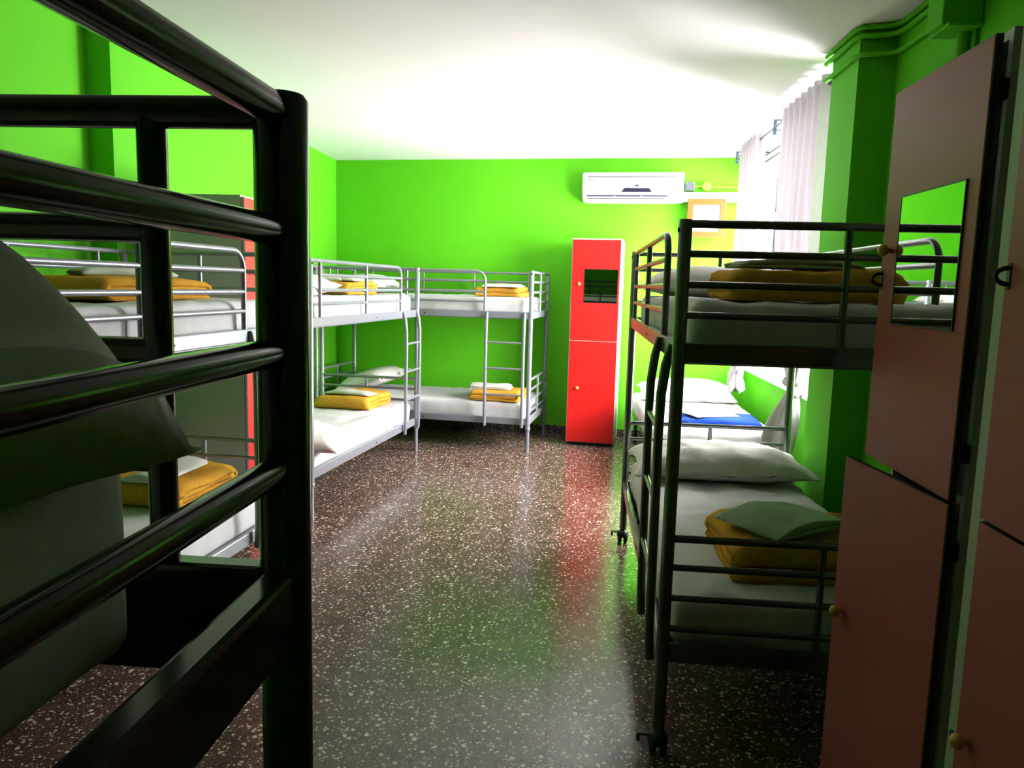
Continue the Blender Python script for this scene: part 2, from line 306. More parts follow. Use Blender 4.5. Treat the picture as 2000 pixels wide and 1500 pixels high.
# ------------------------------------------------------------------ bunk beds
BL, BW, ZT = 2.026, 0.888, 1.605
_cache = {}
def cached(key, fn, m):
    k = (key, m.name)
    if k not in _cache: _cache[k] = fn().data(key.split('|')[0], m)
    return _cache[k]
def bunk(label, loc, rz, m, dz=0.0, side_m=None, head_m=None, casters=False, v1=0.14, group='metal bunk beds in the dormitory'):
    side_m = side_m or m; head_m = head_m or m
    t = thing('bunk_bed', label, 'bunk bed', (loc[0], loc[1], 0), rz, group)
    def P(name, key, fn, mm=None, parent=None):
        return link(name, cached(name + '|' + key + '|%.3f' % dz, fn, mm or m), parent or t)
    for (i, (x, y)) in enumerate(((0, 0), (-BW, 0), (0, BL), (-BW, BL))):
        z0 = 0.19 + dz if not casters else 0.085
        post = P('post', 'p%d%d' % (i, casters), lambda: MB().tube([(x, y, z0), (x, y, ZT - 0.004 + dz), (x, y, ZT + dz)], [0.02, 0.02, 0.017], 16))
        sx = 0.0205 if x == 0 else -0.0205
        sy = -1 if y == 0 else 1
        P('bolt', 'b%d' % i, lambda: MB().lathe([(0.008, -0.002), (0.008, 0.001), (0.004, 0.0015)] if sx > 0 else [(0.004, -0.0015), (0.008, -0.001), (0.008, 0.002)], 12, 'x', (x + sx, y, ZT - 0.03 + dz)), M_hasp, post)
        if casters:
            cs = P('caster', 'c%d' % i, lambda: MB().lathe([(0.0135, 0.092), (0.0135, 0.078), (0.024, 0.074), (0.031, 0.064), (0.034, 0.050), (0.033, 0.040), (0.030, 0.040)], 16, 'z', (x, y, 0)), M_black)
            for sg in (-1, 1):
                P('wheel', 'w%d%d' % (i, sg), lambda: MB().lathe([(0.008, -0.011), (0.026, -0.011), (0.0335, -0.006), (0.0335, 0.006), (0.026, 0.011), (0.008, 0.011)], 20, 'x', (x + sg * 0.017, y, 0.0335)), M_black, cs)
            sx2 = 1 if x == 0 else -1
            P('brake_lever', 'k%d' % i, lambda: MB().bbox(min(x + sx2 * 0.026, x + sx2 * 0.068), max(x + sx2 * 0.026, x + sx2 * 0.068), y - 0.012, y + 0.012, 0.062, 0.070, 0.002).bbox(min(x + sx2 * 0.058, x + sx2 * 0.068), max(x + sx2 * 0.058, x + sx2 * 0.068), y - 0.012, y + 0.012, 0.042, 0.068, 0.002), M_black, cs)
        else:
            P('leg', 'l%d' % i, lambda: MB().tube([(x, y, 0), (x, y, 0.20 + dz)], 0.0165, 14))
            P('leg_collar', 'k%d' % i, lambda: MB().lathe([(0.0205, 0.198), (0.0235, 0.203), (0.0235, 0.217), (0.0205, 0.222)], 16, 'z', (x, y, dz)))
    for lev, (z0, z1) in enumerate(((1.185, 1.245), (0.241, 0.301))):
        for (x, nm) in ((0, 'a'), (-BW, 'w')):
            mm = side_m if (nm == 'a' and lev == 0) else m
            bmob = P('side_beam', nm + str(lev), lambda: MB().bbox(x - 0.0125, x + 0.0125, 0.016, BL - 0.016, z0 + dz, z1 + dz, 0.005), mm)
            xs = x + (0.0126 if x == 0 else -0.0126)
            P('beam_bolt', nm + str(lev), lambda: MB().lathe([(0.006, xs - 0.002), (0.006, xs + 0.002)], 10, 'x', (0, 1.06, (z0 + z1) / 2 - 0.004 + dz)), M_hasp, bmob)
            P('slat_ledge', nm + str(lev), lambda: MB().box(min(x + (-0.052 if x == 0 else 0.012), x + (-0.012 if x == 0 else 0.052)), max(x + (-0.052 if x == 0 else 0.012), x + (-0.012 if x == 0 else 0.052)), 0.02, BL - 0.02, z0 - 0.006 + dz, z0 + 0.006 + dz))
        for (y, nm) in ((0, 'h'), (BL, 'f')):
            mm = head_m if nm == 'h' else m
            P('end_beam', nm + str(lev), lambda: MB().bbox(-BW + 0.016, -0.016, y - 0.0125, y + 0.0125, z0 + dz, z1 + dz, 0.005), m)
            s_ = 1 if y == 0 else -1
            P('end_ledge', nm + str(lev), lambda: MB().box(-BW + 0.02, -0.02, min(y + s_ * 0.012, y + s_ * 0.045), max(y + s_ * 0.012, y + s_ * 0.045), z0 - 0.006 + dz, z0 + 0.006 + dz))
            zs = (1.592, 1.506, 1.416, 1.326) if lev == 0 else (0.640, 0.548, 0.450, 0.350)
            for q, z in enumerate(zs):
                P('end_bar', nm + str(lev) + str(q), lambda: MB().tube([(-BW + 0.014, y, z + dz), (-0.014, y, z + dz)], 0.0122 if q == 0 else 0.0108, 10), mm)
            P('end_upright', nm + str(lev), lambda: MB().tube([(-BW / 2 - 0.02, y, z1 - 0.01 + dz), (-BW / 2 - 0.02, y, zs[0] + dz)], 0.0112, 10), mm)
        for q in range(9):
            y = 0.18 + q * 0.2085
            P('slat', str(lev) + str(q), lambda: MB().bbox(-BW + 0.02, -0.02, y - 0.02, y + 0.02, z0 + 0.006 + dz, z0 + 0.014 + dz, 0.002))
    # guard on the ladder side
    r = 0.085; e = 1.61
    arc = [(0, e - r + r * math.sin(a), 1.592 - r + r * math.cos(a) + dz) for a in [math.pi / 2 * k / 8 for k in range(9)]]
    P('guard_tube', 'g', lambda: MB().tube([(0, 0.012, 1.592 + dz), (0, 0.8, 1.592 + dz)] + arc + [(0, e, 1.24 + dz)], 0.0122, 12), side_m if side_m is not m else m)
    for q, z in enumerate((1.506, 1.412, 1.326)):
        P('guard_bar', str(q) + str(v1), lambda: MB().tube([(0, v1, z + dz), (0, e, z + dz)], 0.0108, 10), side_m)
    for q, y in enumerate((v1, 0.885)):
        P('guard_upright', str(q) + str(v1), lambda: MB().tube([(0, y, 1.24 + dz), (0, y, 1.592 + dz)], 0.0112, 10))
    # bars along the wall side
    for q, z in enumerate((1.592, 1.506, 1.412, 1.326)):
        P('wall_bar', str(q), lambda: MB().tube([(-BW, 0.014, z + dz), (-BW, BL - 0.014, z + dz)], 0.0118 if q == 0 else 0.0105, 10))
    for q, y in enumerate((0.2, 0.75, 1.28, 1.83)):
        P('wall_upright', str(q), lambda: MB().tube([(-BW, y, 1.24 + dz), (-BW, y, 1.592 + dz)], 0.0105, 10))
    # hanging ladder
    def lad():
        b = MB()
        for y in (1.635, 1.975):
            b.tube([(0.016, y, 1.235 + dz), (0.030, y, 1.17 + dz), (0.040, y, 1.08 + dz), (0.042, y, 0.95 + dz), (0.038, y, 0.30 + dz), (0.034, y, 0.222 + dz)],
                   [0.012, 0.016, 0.0155, 0.0148, 0.0148, 0.0148], 12)
        return b
    ld = P('ladder', 'l', lad)
    for q, z in enumerate((0.972, 0.742, 0.508)):
        P('rung', str(q), lambda: MB().tube([(0.041, 1.64, z + dz), (0.041, 1.97, z + dz)], 0.0095, 10), None, ld)
    return t

POSES = {'L': ((-1.597, 4.486), -0.117), 'B': ((-2.395, 6.892), -1.6907), 'R': ((0.3245, 4.3175), 3.1358), 'G': ((-0.222, 0.565), math.pi / 2), 'N': ((-1.605, 1.70), -0.078)}
bunk('silver metal bunk along the left wall, nearest to the back corner', *POSES['L'], M_silver)
bunk('silver metal bunk standing lengthwise against the green back wall', *POSES['B'], M_silver)
bunk('grey metal bunk on black casters, right of the aisle', *POSES['R'], M_silver_shaded, dz=0.071, casters=True)
bunk('silver metal bunk darkened to a silhouette in the left foreground, seen against the light', *POSES['G'], M_dark, v1=0.10)
bunk('silver metal bunk behind the silhouetted foreground bunk, beside the left locker', *POSES['N'], M_silver)

# ------------------------------------------------------------------ soft goods
def bl(bed, x, y, z):
    (px, py), a = POSES[bed]; c, s = math.cos(a), math.sin(a)
    return (px + c * x - s * y, py + s * x + c * y, z)
def nz(p, sc, seed=0.0): return noise.noise(Vector((p[0] * sc + seed, p[1] * sc + seed * 1.7, p[2] * sc - seed)))
def mattress_mesh(w, l, h, seed, r=0.045, wr=0.0065):
    def ax(a, rr, n):
        k = [a / 2 - rr + rr * math.sin(math.pi / 2 * i / 4) for i in range(5)]
        inner = [-(a / 2 - rr) + (a - 2 * rr) * i / n for i in range(1, n)]
        return [-q for q in reversed(k)] + inner + k
    X, Y, Z = ax(w, r, 24), ax(l, r, 52), ax(h, r, 3)
    bm = bmesh.new(); V = {}
    def vert(i, j, k):
        if (i, j, k) in V: return V[(i, j, k)]
        p = Vector((X[i], Y[j], Z[k])); q = Vector((max(-(w / 2 - r), min(w / 2 - r, p.x)), max(-(l / 2 - r), min(l / 2 - r, p.y)), max(-(h / 2 - r), min(h / 2 - r, p.z))))
        d = p - q
        if d.length > 1e-6: p = q + d.normalized() * r
        nrm = d.normalized() if d.length > 1e-6 else Vector((0, 0, 1))
        a = wr * (noise.noise(Vector((p.x * 9 + seed, p.y * 2.2, p.z * 9))) + 0.8 * noise.noise(Vector((p.x * 4 + p.y * 3.5 + seed, p.y * 14 - p.x * 9, seed)))) 
        rn = noise.noise(Vector((p.x * 5.5 + p.y * 1.6 + seed, p.y * 1.1 - p.x * 0.6, seed * 2)))
        a += 0.85 * wr * (1 - min(1, abs(rn) * 2.6)) ** 4
        if p.z > 0: a += 0.004 * noise.noise(Vector((p.x * 3, p.y * 2, seed)))
        V[(i, j, k)] = bm.verts.new(p + nrm * a); return V[(i, j, k)]
    nx, ny, nz_ = len(X) - 1, len(Y) - 1, len(Z) - 1
    for i in range(nx):
        for j in range(ny):
            for k in (0, nz_):
                f = [vert(i, j, k), vert(i + 1, j, k), vert(i + 1, j + 1, k), vert(i, j + 1, k)]
                bm.faces.new(f if k else f[::-1])
    for i in range(nx):
        for k in range(nz_):
            for j in (0, ny):
                f = [vert(i, j, k), vert(i, j, k + 1), vert(i + 1, j, k + 1), vert(i + 1, j, k)]; bm.faces.new(f if j else f[::-1])
    for j in range(ny):
        for k in range(nz_):
            for i in (0, nx):
                f = [vert(i, j, k), vert(i, j + 1, k), vert(i, j + 1, k + 1), vert(i, j, k + 1)]; bm.faces.new(f if i else f[::-1])
    bmesh.ops.recalc_face_normals(bm, faces=bm.faces)
    me = bpy.data.meshes.new('mattress'); bm.to_mesh(me); bm.free(); me.materials.append(M_sheet)
    for p in me.polygons: p.use_smooth = True
    return me
def mattress(bed, label, lev, seed, r=0.045, wr=0.0065, u0=0.05, u1=1.975, x0=-0.845, x1=-0.035, dz=0.0, ztop=None):
    zb = (1.199 if lev else 0.255) + dz; zt = ztop or ((1.365 if lev else 0.428) + dz)
    me = mattress_mesh(x1 - x0, u1 - u0, zt - zb, seed, r, wr)
    o = link('mattress', me, None, bl(bed, (x0 + x1) / 2, (u0 + u1) / 2, (zb + zt) / 2 + 0.002), (0, 0, POSES[bed][1]))
    return tag(o, label, 'mattress', 'sheeted mattresses on the bunks')
GS = 'sheeted mattresses on the bunks'
mattress('L', 'white sheeted mattress on the upper level of the left corner bunk', 1, 1.3)
mattress('L', 'white sheeted mattress on the lower level of the left corner bunk', 0, 4.1, ztop=0.436)
mattress('B', 'white sheeted mattress on the upper level of the bunk along the back wall', 1, 7.7)
mattress('B', 'white sheeted mattress on the lower level of the bunk along the back wall', 0, 9.2)
mattress('R', 'shaded white mattress on the upper level of the grey caster bunk', 1, 12.4, dz=0.071)
mattress('R', 'creased white mattress on the lower level of the grey caster bunk', 0, 15.1, wr=0.013, dz=0.071, x1=-0.028, x0=-0.86)
mattress('G', 'shaded mattress under the pillow on the silhouetted foreground bunk', 1, 18.8, r=0.018, wr=0.003, u0=0.09, u1=1.95, x0=-0.84, x1=-0.062, ztop=1.345)
mattress('N', 'white sheeted mattress on the upper level of the bunk beside the left locker', 1, 21.5)
mattress('N', 'white sheeted mattress on the lower level of the bunk beside the left locker', 0, 25.5)

def pillow_mesh(a, b, T, seed, flat=0.5, openend=0.0, n=34, wr=0.010, ex=(3.2, 3.0, 0.62, 0.62), rimn=0.016):
    V = []; Fc = []
    def pt(s, t, top):
        x = a * s * (1 - 0.07 * (1 - t * t) * s * s); y = b * t * (1 - 0.07 * (1 - s * s) * t * t)
        es = 1 - abs(s) ** ex[0]
        if openend and s > 0: es = max(es, openend * (1 - 0.25 * s))
        prof = max(es, 0) ** ex[2] * max(1 - abs(t) ** ex[1], 0) ** ex[3]
        z = T * prof * (1 if top else -flat)
        if openend and s > 0.8: x += (0.0 if top else 0.022) * (s - 0.8) / 0.2
        d = wr * (1 - 0.4 * prof) * (noise.noise(Vector((x * 9 + seed, y * 5, seed))) + 0.6 * noise.noise(Vector((x * 22 + y * 12, y * 16 + seed, seed * 2))))
        rim = rimn * noise.noise(Vector((x * 7, y * 7 + seed, 3 + seed))) * (abs(s) ** 6 + abs(t) ** 6)
        if top: z += d + rim
        else: z += d * 0.3 + rim
        return (x, y, z)
    for top in (1, 0):
        for i in range(n + 1):
            for j in range(n + 1):
                s = math.sin(math.pi / 2 * (-1 + 2 * i / n)); t = math.sin(math.pi / 2 * (-1 + 2 * j / n)); s = 0.5 * s + 0.5 * (-1 + 2 * i / n); t = 0.5 * t + 0.5 * (-1 + 2 * j / n)
                V.append(pt(s, t, top))
    m = (n + 1) * (n + 1); q = lambda i, j: i * (n + 1) + j
    for i in range(n):
        for j in range(n):
            Fc.append((q(i, j), q(i + 1, j), q(i + 1, j + 1), q(i, j + 1))); Fc.append((m + q(i, j), m + q(i, j + 1), m + q(i + 1, j + 1), m + q(i + 1, j)))
    rim = [q(i, 0) for i in range(n)] + [q(n, j) for j in range(n)] + [q(i, n) for i in range(n, 0, -1)] + [q(0, j) for j in range(n, 0, -1)]
    for k in range(len(rim)):
        k2 = (k + 1) % len(rim); Fc.append((rim[k2], rim[k], m + rim[k], m + rim[k2]))
    me = mesh('pillow', V, Fc, M_pillow, True); me.validate(); return me
def pillow(bed, label, x, y, z, a=0.40, b=0.24, T=0.10, seed=0.0, rot=(0, 0, 0), loc=None, openend=0.0, base=None, wr=0.010, flat=0.5, ex=(3.2, 3.0, 0.62, 0.62), rimn=0.016):
    me = pillow_mesh(a, b, T, seed, openend=openend, wr=wr, flat=flat, ex=ex, rimn=rimn)
    zr = (POSES[bed][1] if bed else 0) + rot[2]
    o = link('pillow', me, None, loc or bl(bed, x, y, z), (rot[0], rot[1], zr))
    return tag(o, label, 'pillow', 'white pillows on the beds')
pillow('L', 'white pillow at the head of the left corner bunk, upper level', -0.40, 0.25, 1.412, seed=1.1, rot=(math.radians(6), 0, 0.06), wr=0.016, T=0.105)
pillow('L', 'white pillow hanging over the side of the left corner bunk, lower level', -0.29, 0.25, 0.477, a=0.43, seed=2.2, rot=(0.02, math.radians(11), 0.1), wr=0.014)
pillow('B', 'white pillow at the head of the back wall bunk, upper level', -0.44, 0.32, 1.425, seed=3.3, T=0.12, rot=(0.05, 0, 0))
pillow('B', 'white pillow propped on the lower level of the back wall bunk', -0.44, 0.40, 0.515, seed=4.4, T=0.11, rot=(math.radians(16), 0, -0.05))
pillow('R', 'white pillow at the far end of the grey caster bunk, upper level', -0.44, 0.27, 1.485, seed=5.5, T=0.11, a=0.42, b=0.26)
pillow('R', 'plump white pillow on the lower level of the grey caster bunk', -0.455, 0.32, 0.563, seed=6.6, T=0.115, a=0.455, b=0.25, wr=0.024)
pillow(None, 'shaded pillow with loose open case on the silhouetted foreground bunk', 0, 0, 0, loc=(-0.568, 0.205, 1.352), rot=(0, 0, -0.13), a=0.25, b=0.335, T=0.183, seed=7.9, openend=0.36, wr=0.006, flat=0.04, rimn=0.004, ex=(4.6, 8.0, 0.66, 0.5))

def folded_mesh(name, w, d, layers, th, m, seed, nseg=20, wob=0.010, slump=0.0):
    # serpentine fold profile in (y,z), extruded along x
    h = th * 1.10; cl = []
    seq = []; lo, hi = 0, layers - 1
    while lo <= hi:
        seq.append(lo)
        if hi > lo: seq.append(hi)
        lo += 1; hi -= 1
    side = -1                                     # first turn on the -y side, wrapping all layers
    y = d / 2 - 0.01
    for k, a in enumerate(seq):
        z = th / 2 + a * h
        Rn = abs(seq[k + 1] - a) * h / 2 if k + 1 < len(seq) else h / 2
        ins = 0.004 + 0.012 * random.Random(int(seed * 10) + k).random()
        y1 = side * (d / 2 - Rn - th / 2 - (ins if k else 0)) if k + 1 < len(seq) else side * (d / 2 - 0.03 - ins)
        for q in range(9): cl.append((y + (y1 - y) * q / 8, z + 0.10 * th * math.sin(q * 1.1 + k + seed)))
        if k + 1 < len(seq):
            zb = th / 2 + seq[k + 1] * h; zc = (z + zb) / 2; up = 1 if zb > z else -1
            for q in range(1, 8):
                an = math.pi * q / 8; cl.append((y1 + side * Rn * math.sin(an), zc - up * Rn * math.cos(an)))
            y = y1; side = -side
    nrm = []
    for i in range(len(cl)):
        a = cl[max(0, i - 1)]; b = cl[min(len(cl) - 1, i + 1)]; dx, dz = b[0] - a[0], b[1] - a[1]; l = math.hypot(dx, dz) or 1; nrm.append((-dz / l, dx / l))
    ring = [(p[0] + n[0] * th / 2, p[1] + n[1] * th / 2) for p, n in zip(cl, nrm)] + [(p[0] - n[0] * th / 2, p[1] - n[1] * th / 2) for p, n in reversed(list(zip(cl, nrm)))]
    n = len(ring); V = []; Fc = []; top = layers * h
    for i in range(nseg + 1):
        s = -1 + 2 * i / nseg; x0 = w / 2 * s
        for (y, z) in ring:
            k = z / top
            ex = w / 2 * s * (1 - 0.10 * noise.noise(Vector((y * 4, k * 5, seed)))) 
            yy = y + wob * noise.noise(Vector((x0 * 4 + seed, k * 2, 1.0)))
            edge = max(0, abs(s) - 0.85) / 0.15
            yy *= 1 - 0.035 * edge * edge; zz = z * (1 - 0.14 * edge * edge) + wob * k * (noise.noise(Vector((x0 * 5 + seed, y * 5, 0.5))) + 0.4 * noise.noise(Vector((x0 * 14, y * 14 + seed, 2.5)))) - slump * k * s * s
            V.append((ex, yy, max(zz, 0.0008)))
    for i in range(nseg):
        for k in range(n):
            k2 = (k + 1) % n; Fc.append((i * n + k, i * n + k2, (i + 1) * n + k2, (i + 1) * n + k))
    hn = n // 2
    for e in (0, nseg):
        for k in range(hn - 1):
            f = (e * n + k, e * n + k + 1, e * n + n - 2 - k, e * n + n - 1 - k); Fc.append(f if e == 0 else f[::-1])
    me = mesh(name, V, Fc, m, True)
    bm = bmesh.new(); bm.from_mesh(me); bmesh.ops.recalc_face_normals(bm, faces=bm.faces); bm.to_mesh(me); bm.free()
    return me, top
def blanket(bed, label, x, y, z, w=0.46, d=0.52, layers=4, th=0.022, seed=0.0, rz=0.0, m=None, wob=0.012, slump=0.01, loc=None):
    me, top = folded_mesh('folded_blanket', w, d, layers, th, m or M_yellow, seed, wob=wob, slump=slump)
    o = link('folded_blanket', me, None, loc or bl(bed, x, y, z), (0, 0, (POSES[bed][1] if bed else 0) + rz))
    tag(o, label, 'blanket', 'folded fleece blankets on the beds'); return z + top
def packet(bed, label, x, y, z, w=0.36, d=0.2, layers=3, th=0.009, seed=0.0, rz=0.0, m=None, wob=0.010, tilt=0.0, rx=0.0, slump=0.02, loc=None):
    me, top = folded_mesh('folded_sheet', w, d, layers, th, m or M_packetw, seed, wob=wob, slump=slump)
    o = link('folded_sheet', me, None, loc or bl(bed, x, y, z), (rx, tilt, (POSES[bed][1] if bed else 0) + rz))
    return tag(o, label, 'sheet', 'folded sheets on the blankets')
z = blanket('L', 'yellow folded blanket on the upper level of the left corner bunk', -0.44, 1.36, 1.371, seed=1.0, d=0.62, w=0.44, layers=4, th=0.024)
packet('L', 'white folded sheet on the left corner upper bunk', -0.36, 1.42, z - 0.002, seed=1.5, d=0.38, w=0.2, rz=0.1)
packet('L', 'pale green rolled sheet end on the left corner upper bunk', -0.44, 1.15, z - 0.002, seed=1.8, m=M_packet, d=0.2, w=0.22, layers=4, rz=0.5)
z = blanket('L', 'yellow folded blanket on the lower level of the left corner bunk', -0.43, 1.66, 0.441, seed=2.0, d=0.54, w=0.47, layers=3, th=0.034)
packet('L', 'white folded sheet on the left corner lower bunk', -0.42, 1.56, z - 0.002, seed=2.5, d=0.17, w=0.44, rz=-0.1)
z = blanket('B', 'yellow folded blanket on the upper level of the back wall bunk', -0.33, 1.70, 1.371, seed=3.0, d=0.46, w=0.46, layers=2, th=0.042, wob=0.008)
packet('B', 'ivory folded sheet on the back wall upper bunk', -0.30, 1.72, z - 0.002, seed=3.5, d=0.36, w=0.40, rz=0.05, th=0.012, layers=2, tilt=0.03)
z = blanket('B', 'yellow folded blanket on the lower level of the back wall bunk', -0.30, 1.70, 0.434, seed=4.0, d=0.48, w=0.50, layers=4, th=0.020)
packet('B', 'ivory folded sheet on the back wall lower bunk', -0.30, 1.62, z - 0.002, seed=4.5, d=0.40, w=0.24, rz=0.1, layers=3, th=0.014, wob=0.02)
z = blanket('N', 'yellow folded blanket on the upper level of the bunk beside the left locker', -0.44, 1.36, 1.371, seed=5.0, d=0.74, w=0.44, layers=4, th=0.022)
packet('N', 'rolled white sheet with green end on the upper bunk beside the left locker', -0.40, 1.36, z - 0.002, seed=5.5, m=M_packet, d=0.10, w=0.52, rz=1.45, layers=4, th=0.011)
z = blanket('N', 'yellow folded blanket on the lower level of the bunk beside the left locker', -0.47, 1.69, 0.434, seed=6.0, d=0.54, w=0.48, layers=4, th=0.026)
packet('N', 'ivory folded sheet on the lower bunk beside the left locker', -0.44, 1.66, z - 0.002, seed=6.5, d=0.44, w=0.20, rz=0.05, layers=3, th=0.010)
z = blanket('R', 'yellow folded blanket on the upper level of the grey caster bunk', -0.50, 1.58, 1.442, seed=7.0, d=0.50, w=0.62, layers=3, th=0.034, wob=0.02)
packet('R', 'grey-green folded sheet on the upper level of the grey caster bunk', -0.42, 1.62, z - 0.004, seed=7.5, m=M_packet, d=0.22, w=0.40, layers=3, th=0.013, rz=0.12)
z = blanket('R', 'yellow folded blanket on the lower level of the grey caster bunk', -0.52, 1.58, 0.506, seed=8.0, d=0.50, w=0.56, layers=3, th=0.042, wob=0.022, rz=0.04)
packet('R', 'grey-green folded sheet lying askew on the lower caster bunk', -0.47, 1.60, z + 0.012, seed=8.5, m=M_packet, d=0.30, w=0.42, layers=3, th=0.012, rz=0.65, wob=0.014, slump=0.03)

# ------------------------------------------------------------------ low single bed under the window
sb = thing('single_bed', 'low single bed with black frame beside the window wall', 'bed', (1.03, 5.42, 0), 0.0)
link('bed_base', MB().bbox(-0.44, 0.44, 0.0, 1.92, 0.25, 0.31, 0.01).data('bed_base', M_dark), sb)
for x in (-0.41, 0.41):
    for y in (0.06, 1.84): link('leg', MB().tube([(x, y, 0), (x, y, 0.26)], 0.018, 12).data('leg', M_dark), sb)
br = link('side_bracket', MB().bbox(-0.475, -0.445, 0.02, 0.10, 0.10, 0.36, 0.006).data('side_bracket', M_black), sb)
for k in range(5): link('stripe', MB().box(-0.478, -0.4445, 0.014, 0.06, 0.16 + k * 0.036, 0.178 + k * 0.036).data('stripe', M_hazard), br)
me = mattress_mesh(0.90, 1.92, 0.17, 33.0)
tag(link('mattress', me, None, (1.03, 6.38, 0.397)), 'bright white mattress on the low single bed', 'mattress', GS)
pillow(None, 'bright white pillow on the low single bed', 0, 0, 0, loc=(1.03, 6.98, 0.545), a=0.43, b=0.24, T=0.11, seed=9.9, rot=(math.radians(10), 0, 0))
blanket(None, 'blue folded blanket on the low single bed', 0, 0, 0.49, loc=(1.10, 5.72, 0.486), seed=9.0, m=M_blue, w=0.56, d=0.40, layers=3, th=0.020, rz=-0.06)
packet(None, 'white folded sheet on the blue blanket', 0, 0, 0, loc=(1.04, 5.74, 0.553), seed=9.5, w=0.36, d=0.30, layers=2, th=0.009, rz=0.35)

# ------------------------------------------------------------------ lockers
def locker(label, loc, rz, w=0.449, d=0.5, h=1.885, plinth=0.03, split=0.955, door_open=(0, 0), mirror=True, hinge=1, stile=0.0, hasp=False, gap=0.0, door_m=None, kz_=(0.515, 0.51), kx_=None):
    """front faces local -y, width along x from 0..w ; hinge=1 -> hinge at x=w"""
    t = thing('locker', label, 'locker', (loc[0], loc[1], 0), rz, 'red door lockers')
    b = MB(); th = 0.018; z0, z1 = plinth, plinth + h
    b.box(0, th, 0, d, z0, z1); b.box(w - th, w, 0, d, z0, z1); b.box(th, w - th, d - th, d, z0, z1)
    b.box(th, w - th, 0, d - th, z0, z0 + th); b.box(th, w - th, 0, d - th, z1 - th, z1); b.box(th, w - th, 0.004, d - th, z0 + split - th / 2, z0 + split + th / 2)
    if stile: b.box(0, stile, -0.004, 0.0, z0, z1)
    lb = link('locker_body', b.data('locker_body', M_carc), t)
    if stile: link('keyhole', MB().lathe([(0.009, -0.0065), (0.009, -0.003)], 14, 'y', (0.018, 0, 0.59)).data('keyhole', M_black), lb)
    link('plinth', MB().box(0.02, w - 0.02, 0.04, d - 0.02, 0, plinth).data('plinth', M_black), t)
    dw = w - 0.012 - stile; dt = 0.018
    for q, (za, zb) in enumerate(((z0 + split + 0.004, z1 - 0.012), (z0 + 0.006, z0 + split - 0.004))):
        # door local: hinge at origin, extends to -x (hinge right) ; front face at y=-dt
        dm = MB().bbox(-dw, 0, -dt, -0.001, za, zb, 0.0015, 1).data('door', door_m or M_red)
        dr = link('door', dm, t, (w - 0.004, -0.001 - gap, 0), (0, 0, door_open[q]))
        e = MB(); e.box(-dw - 0.001, 0.001, -dt + 0.002, -0.003, zb - 0.0005, zb + 0.001); e.box(-dw - 0.0015, -dw + 0.0005, -dt + 0.002, -0.003, za, zb); e.box(-0.0005, 0.0015, -dt + 0.002, -0.003, za, zb)
        link('door_edge', e.data('door_edge', M_black if door_m else M_carc), dr)
        if q == 0: kx, kz = -dw + 0.072, za + kz_[0]
        else: kx, kz = -dw + 0.088, za + kz_[1]
        if kx_: kx = -dw + kx_[q]
        link('knob', MB().lathe([(0.0055, -dt), (0.0055, -dt - 0.008), (0.011, -dt - 0.011), (0.0155, -dt - 0.018), (0.015, -dt - 0.025), (0.009, -dt - 0.031), (0.001, -dt - 0.033)], 18, 'y', (kx, 0, kz)).data('knob', M_wood), dr)
        if q == 0 and mirror:
            mx0 = -dw + 0.118; mz = za + 0.348
            if hasp: mx0 = -dw + 0.098
            link('mirror', MB().box(mx0, mx0 + 0.30, -dt - 0.003, -dt - 0.0004, mz, mz + 0.30).data('mirror', M_mirror), dr)
            fr = MB(); a = 0.003
            fr.box(mx0 - a, mx0, -dt - 0.004, -dt, mz - a, mz + 0.30 + a); fr.box(mx0 + 0.30, mx0 + 0.30 + a, -dt - 0.004, -dt, mz - a, mz + 0.30 + a)
            fr.box(mx0, mx0 + 0.30, -dt - 0.004, -dt, mz - a, mz); fr.box(mx0, mx0 + 0.30, -dt - 0.004, -dt, mz + 0.30, mz + 0.30 + a)
            link('mirror_edge', fr.data('mirror_edge', M_black), dr)
        if hasp and q == 0:
            zz = za + 0.455
            pts = [(-dw + 0.012, -dt - 0.024 * math.sin(math.pi * k / 8), zz + 0.015 * math.cos(math.pi * k / 8)) for k in range(9)]
            link('hasp', MB().tube(pts, 0.0045, 8).bbox(-dw + 0.006, -dw + 0.018, -dt - 0.002, -dt + 0.001, zz - 0.024, zz + 0.024, 0.0008).data('hasp', M_black), dr)
        for zh in (za + 0.1, zb - 0.1):
            link('hinge', MB().bbox(-0.014, 0.006, -0.008, 0.016, zh - 0.02, zh + 0.02, 0.003).data('hinge', M_hasp), dr)
    return t
locker('tall red locker with small mirror against the back wall', (-0.047, 7.056), bang, d=0.5)
locker('tall red locker with pale side panel against the left wall', (-1.80, 4.00), math.pi / 2, w=0.45, d=0.575, mirror=False, h=1.883)
# near lockers face the aisle (-x): local -y -> world -x, local +x -> world -y
locker('tall red locker with mirror and ajar doors, right foreground', (0.846, 2.035), -math.pi / 2 - math.radians(5), w=0.46, d=0.52, plinth=0.062, h=1.918, split=0.99, door_open=(math.radians(5.2), math.radians(11.5)), door_m=M_maroon, hasp=True, gap=0.012, kz_=(0.525, 0.575), kx_=(0.055, 0.05))
locker('red locker cut by the right edge of the picture', (0.80, 1.528), -math.pi / 2, w=0.43, d=0.56, plinth=0.062, h=1.918, split=0.99, mirror=False, stile=0.05, door_m=M_maroon, hasp=True, kz_=(0.525, 0.557), kx_=(0.16, 0.045))

